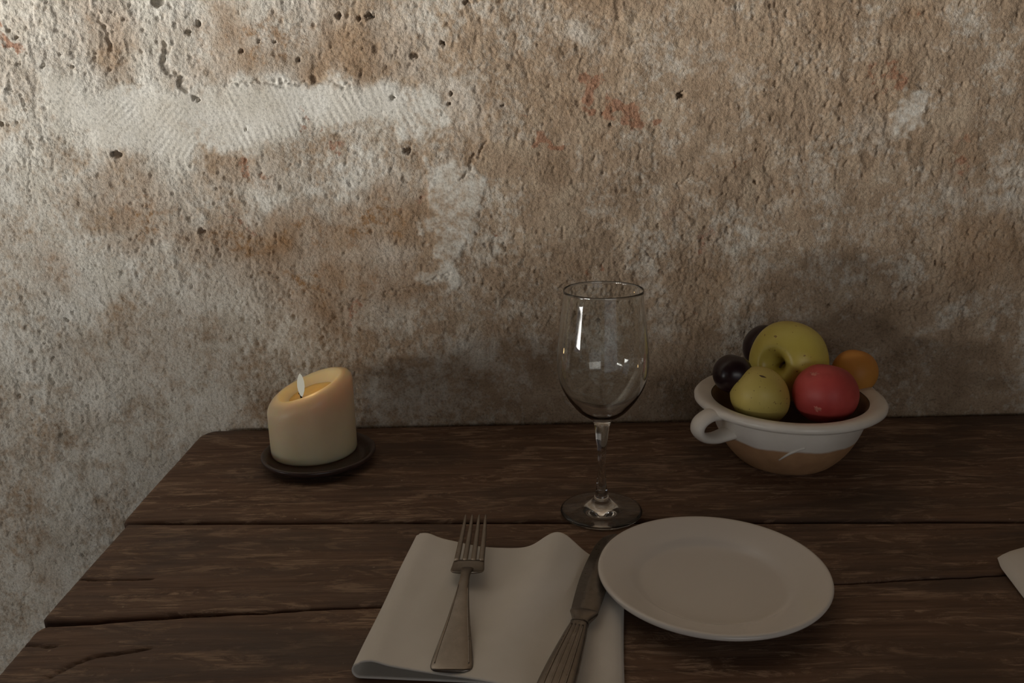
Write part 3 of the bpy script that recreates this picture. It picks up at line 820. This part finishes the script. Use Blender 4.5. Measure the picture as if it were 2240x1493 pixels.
# ================================================================== NAPKINS
def cloth_material():
    m, nt, b = new_mat('white_cotton')
    v = coords(nt)
    c = ramp(nt, noise(nt, v, 12, 4), [(0.3, (0.74, 0.71, 0.65)), (0.7, (0.82, 0.79, 0.74))])
    nt.links.new(c, b.inputs['Base Color']); setin(b, 'Roughness', 0.95); setin(b, 'Specular IOR Level', 0.15)
    setin(b, 'Sheen Weight', 0.1)
    bump(nt, b, noise(nt, v, 1400, 2), 0.15, 0.0006)
    return m
M_cloth = cloth_material()
def interp_line(pts, n):
    P = np.array(smooth_curve(pts, 8)); s = np.concatenate([[0], np.cumsum(np.hypot(*(P[1:] - P[:-1]).T))])
    t = np.linspace(0, s[-1], n)
    return np.stack([np.interp(t, s, P[:, 0]), np.interp(t, s, P[:, 1])], 1)

def napkin_main():
    nv, nu = 90, 120
    # left fold line and right edge on the table, back to front (world x, y)
    A = lambda u, v, z=0.0: (lambda p: (p.x, p.y))(on_z(u, v, z))
    Lp = interp_line([A(917, 1168, .008), A(884, 1236, .008), A(846, 1324, .008), A(812, 1400, .008), A(786, 1462, .008)], nv)
    Rp = interp_line([A(1366, 1236, .003), A(1364, 1330, .003), A(1360, 1420, .003), A(1356, 1500, .003)], nv)
    # front edge runs further down towards the right
    vs, fs = [], []
    for j in range(nv):
        b_ = j/(nv-1)                              # 0 back, 1 front
        L = Lp[j]; Rr = Rp[j]
        row = []
        for i in range(nu):
            a = i/(nu-1)
            # path: bottom layer from right to left, roll, then the top layer left to right
            fr = 1.0
            if a < 0.30:
                s = 1 - a/0.30; z = 0.0012; x = None
                sx = s*0.9
            elif a < 0.40:
                th = (a - 0.30)/0.10*math.pi
                rad = 0.0030 + 0.0022*b_**2
                sx = -rad*math.sin(th)/0.18; z = 0.0012 + rad*(1 - math.cos(th))
            else:
                s = (a - 0.40)/0.60
                sx = s
                rad = 0.0030 + 0.0022*b_**2
                z0 = 0.0012 + 2*rad
                fade = 1 - s**3*0.55
                ridge_c = 0.70 - 0.22*b_ + 0.02*math.sin(3*b_)
                w = 0.115 + 0.05*b_
                ridge = 0.0150*(1 - 0.62*b_)*math.exp(-((s - ridge_c)/w)**2)
                rollL = 0.0030*math.exp(-((s - 0.045)/0.05)**2)*(1 - 0.2*b_)
                wave = 0.0016*math.sin(6*s + 3.0*b_) + 0.0014*math.sin(11*s - 5*b_ + 1) + 0.0008*math.sin(17*s + 9*b_)
                rim = 0.0035*math.exp(-((s - 0.93)/0.06)**2)*(0.3 + 0.7*b_)
                z = (z0 + rollL)*fade + ridge + wave*s*(1 - s)*3 + rim
                if s > 0.97: z = z*(1 - ((s - 0.97)/0.03)**2*0.75)
                z = max(z, 0.0022)
            x = L[0] + (Rr[0] - L[0])*sx; y = L[1] + (Rr[1] - L[1])*sx
            # back edge waves in plan, front edge sinks to the right
            if a >= 0.30:
                s = max(0.0, (a - 0.40)/0.60)
                y += (1 - b_)**3 * (-0.006*math.sin(math.pi*min(1, s/0.62)) + 0.010*math.exp(-((s - 0.70)/0.10)**2))
                y -= b_**4 * (0.030*s if s > 0 else 0)
                y += b_**6 * 0.004*math.sin(9*s)
            row.append((x, y, z))
        for p in row: vs.append((p[0], p[1], p[2]))
    for j in range(nv - 1):
        for i in range(nu - 1):
            fs.append((j*nu+i, j*nu+i+1, (j+1)*nu+i+1, (j+1)*nu+i))
    o0 = Vector((0.0, 0.60, TZ))
    vs = [(v[0] - o0.x, v[1] - o0.y, v[2]) for v in vs]
    o = pydata('cloth_napkin', vs, fs, M_cloth); o.location = o0
    md = o.modifiers.new('thickness', 'SOLIDIFY'); md.thickness = 0.0009; md.offset = 0
    put(o, 'folded white cloth napkin with a soft ridge under the fork and knife', 'napkin')
    return o
napkin_main()

def napkin_side():
    A = lambda u, v: on_z(u, v, 0.006)
    c = A(2173, 1205); t = A(2240, 1187); f_ = A(2240, 1292)
    d1 = (Vector((t.x, t.y, 0)) - Vector((c.x, c.y, 0))).normalized(); d2 = (Vector((f_.x, f_.y, 0)) - Vector((c.x, c.y, 0))).normalized()
    L1, L2 = 0.20, 0.21
    n1, n2 = 40, 44
    vs, fs = [], []
    for layer in (0, 1):
        for j in range(n2):
            for i in range(n1):
                s, q = i/(n1-1), j/(n2-1)
                p = d1*s*L1 + d2*q*L2
                e = min(s, 1-s, q, 1-q)
                z = 0.0008 if layer == 0 else 0.0012 + 0.0055*(1 - math.exp(-e/0.018)) + 0.0022*math.sin(5*s + 2*q)*min(1, e*6) + 0.003*math.exp(-((s - .35)/.12)**2)*min(1, e*8)
                k = 0.0 if s > 0.08 or q > 0.08 else 0.0035*(1 - s/0.08)*(1 - q/0.08)
                p = p + (d1 + d2)*k
                vs.append((p.x, p.y, z))
    for layer in (0, 1):
        o_ = layer*n1*n2
        for j in range(n2-1):
            for i in range(n1-1):
                fs.append((o_+j*n1+i, o_+j*n1+i+1, o_+(j+1)*n1+i+1, o_+(j+1)*n1+i))
    edge = [(0, i) for i in range(n1)] + [(j, n1-1) for j in range(1, n2)] + [(n2-1, i) for i in range(n1-2, -1, -1)] + [(j, 0) for j in range(n2-2, 0, -1)]
    for a, b2 in zip(edge, edge[1:] + edge[:1]):
        ia, ib = a[0]*n1+a[1], b2[0]*n1+b2[1]
        fs.append((ia, ib, n1*n2+ib, n1*n2+ia))
    o = pydata('cloth_napkin', vs, fs, M_cloth); fix_normals(o); o.location = (c.x, c.y, TZ)
    put(o, 'corner of a second white cloth napkin at the right end of the table', 'napkin')
napkin_side()

# ================================================================== CUTLERY
def steel_material():
    m, nt, b = new_mat('worn_steel')
    v = coords(nt, (1, 1, 1))
    n = noise(nt, v, 90, 5, 0.6)
    nt.links.new(ramp(nt, n, [(0.3, (0.205, 0.18, 0.155)), (0.7, (0.27, 0.24, 0.21))]), b.inputs['Base Color'])
    nt.links.new(ramp(nt, noise(nt, v, 260, 4), [(0.3, 0.26), (0.7, 0.40)]), b.inputs['Roughness'])
    setin(b, 'Metallic', 1.0)
    return m
M_steel = steel_material()
def loft(name, st, mat, parent, n=16, expo=2.6):
    """stations (y along, x centre, z centre, half width, half thickness) -> superellipse sections"""
    vs, fs = [], []
    for (y, xc, zc, w, t) in st:
        for i in range(n):
            a = 2*math.pi*i/n
            c, s = math.cos(a), math.sin(a)
            vs.append((xc + w*math.copysign(abs(c)**(2/expo), c), y, zc + t*math.copysign(abs(s)**(2/expo), s)))
    m_ = len(st)
    for k in range(m_-1):
        for i in range(n):
            j = (i+1) % n
            fs.append((k*n+i, k*n+j, (k+1)*n+j, (k+1)*n+i))
    fs.append(tuple(range(n))[::-1]); fs.append(tuple((m_-1)*n+i for i in range(n)))
    o = pydata(name, vs, fs, mat, parent); fix_normals(o); return o
# fork: local +y towards the tines; the tip of the handle at the origin
def place_line(e, p0, p1):
    """stand local +y of e along p0 -> p1"""
    d = Vector(p1) - Vector(p0)
    yv = d.normalized(); xv = yv.cross(Vector((0, 0, 1))).normalized(); zv = xv.cross(yv)
    Mx = Matrix(((xv.x, yv.x, zv.x, p0[0]), (xv.y, yv.y, zv.y, p0[1]), (xv.z, yv.z, zv.z, p0[2]), (0, 0, 0, 1)))
    e.rotation_euler = Mx.to_euler(); e.location = p0
    return d.length
p0 = on_z(986, 1468, 0.0165); p1 = on_z(1041, 1137, 0.0175)
fork = empty('table_fork', p0, 'steel four-tined fork lying on the white napkin', 'fork')
FL = place_line(fork, p0, p1)
sc = FL/0.205
S = lambda seq: [(y*sc, x*sc, z*sc, w*sc, t*sc) for (y, x, z, w, t) in seq]
hd = smooth_curve([(0.0, 0, 0, 0.0085, 0.0008), (0.0010, 0, 0, 0.0118, 0.0014), (0.003, 0, 0, 0.0134, 0.0018), (0.008, 0, 0.0004, 0.0138, 0.0019), (0.025, 0, 0.0016, 0.0118, 0.0018), (0.050, 0, 0.0036, 0.0084, 0.0017), (0.075, 0, 0.0056, 0.0056, 0.0018), (0.098, 0, 0.0062, 0.0038, 0.0020), (0.112, 0, 0.0048, 0.0040, 0.0021), (0.120, 0, 0.0030, 0.0050, 0.0016)], 5)
hobj = loft('handle', S([tuple(p) for p in hd]), M_steel, fork)
# raised border line on the handle
for sgn in (-1, 1):
    tube('handle_edge', [Vector((sgn*p[3]*0.80*sc, p[0]*sc, (p[2] + 0.0013)*sc)) for p in hd[14:34]], [0.0005*sc]*20, M_steel, hobj, 6)
hs = smooth_curve([(0.1135, 0, 0.0034, 0.0046, 0.0010), (0.1150, 0, 0.0026, 0.0092, 0.0010), (0.1175, 0, 0.0017, 0.0120, 0.0010), (0.1215, 0, 0.0009, 0.0131, 0.0010), (0.128, 0, 0.0003, 0.0128, 0.0010), (0.137, 0, 0.0, 0.0122, 0.0010)], 4)
loft('head', S([tuple(p) for p in hs]), M_steel, fork, 20, 3.5)
for k, x in enumerate((-0.0099, -0.0034, 0.0034, 0.0099)):
    t_ = [(0.134, x, 0.0, 0.0023, 0.0010), (0.152, x*0.97, 0.0004, 0.0022, 0.0010), (0.175, x*0.93, 0.0016, 0.0019, 0.0010), (0.194, x*0.89, 0.0034, 0.0014, 0.0008), (0.202, x*0.88, 0.0045, 0.0010, 0.0006), (0.205, x*0.88, 0.0050, 0.0005, 0.0004)]
    loft('tine', S([tuple(p) for p in smooth_curve(t_, 3)]), M_steel, fork, 10)
# knife: local +y towards the blade tip
k0 = on_z(1278, 1338, 0.0155); k1 = on_z(1346, 1168, 0.0085)
kn = empty('table_knife', k0, 'steel table knife with fluted handle lying on the napkin, tip under the plate rim', 'knife')
KL = place_line(kn, k0, k1)
def knife():
    m = 40; vs, fs = [], []
    for i in range(m):
        s = i/(m-1)
        y = s*KL
        # back edge on the right is straight, cutting edge bulges to the left
        bul = lambda q: -0.0098 - 0.0040*math.sin(math.pi*min(1.0, q*0.95))
        lft = bul(s) if s < 0.74 else bul(0.74)*math.sqrt(max(0.0, 1 - ((s - 0.74)/0.26)**2))
        rgt = 0.0098 - 0.001*s if s < 0.88 else 0.0089*math.sqrt(max(0.0, 1 - ((s - 0.88)/0.12)**2))
        for x, z in ((lft, 0.0), (lft*0.5 + rgt*0.5, 0.0007), (rgt, 0.0009), (rgt, -0.0009), (lft*0.5 + rgt*0.5, -0.0007)):
            vs.append((x, y, z))
    for i in range(m-1):
        for j in range(5):
            jj = (j+1) % 5
            fs.append((i*5+j, i*5+jj, (i+1)*5+jj, (i+1)*5+j))
    fs.append((0, 1, 2, 3, 4)); fs.append(tuple((m-1)*5+j for j in (4, 3, 2, 1, 0)))
    o = pydata('blade', vs, fs, M_steel, kn); fix_normals(o)
    bs = smooth_curve([(0.0015, 0, 0, 0.0100, 0.0022), (-0.001, 0, 0, 0.0102, 0.0030), (-0.004, 0, 0, 0.0090, 0.0036), (-0.010, 0, 0, 0.0068, 0.0040), (-0.0145, 0, 0, 0.0062, 0.0040), (-0.0165, 0, 0, 0.0066, 0.0042)], 3)
    loft('bolster', [tuple(p) for p in bs], M_steel, kn)
    hs = smooth_curve([(-0.0165, 0, 0, 0.0062, 0.0042), (-0.03, 0, -0.0004, 0.0078, 0.0046), (-0.055, 0, -0.001, 0.0100, 0.0050), (-0.080, 0, -0.0015, 0.0116, 0.0050), (-0.094, 0, -0.002, 0.0118, 0.0048), (-0.099, 0, -0.002, 0.0095, 0.0038), (-0.101, 0, -0.002, 0.0050, 0.0020)], 5)
    h = loft('handle', [tuple(p) for p in hs], M_steel, kn)
    for fx_ in (-0.55, -0.18, 0.18, 0.55):
        tube('flute', [Vector((fx_*p[3], p[0], p[2] + p[4]*0.93)) for p in hs[3:25]], [0.0008]*22, M_steel, h, 6)
knife()
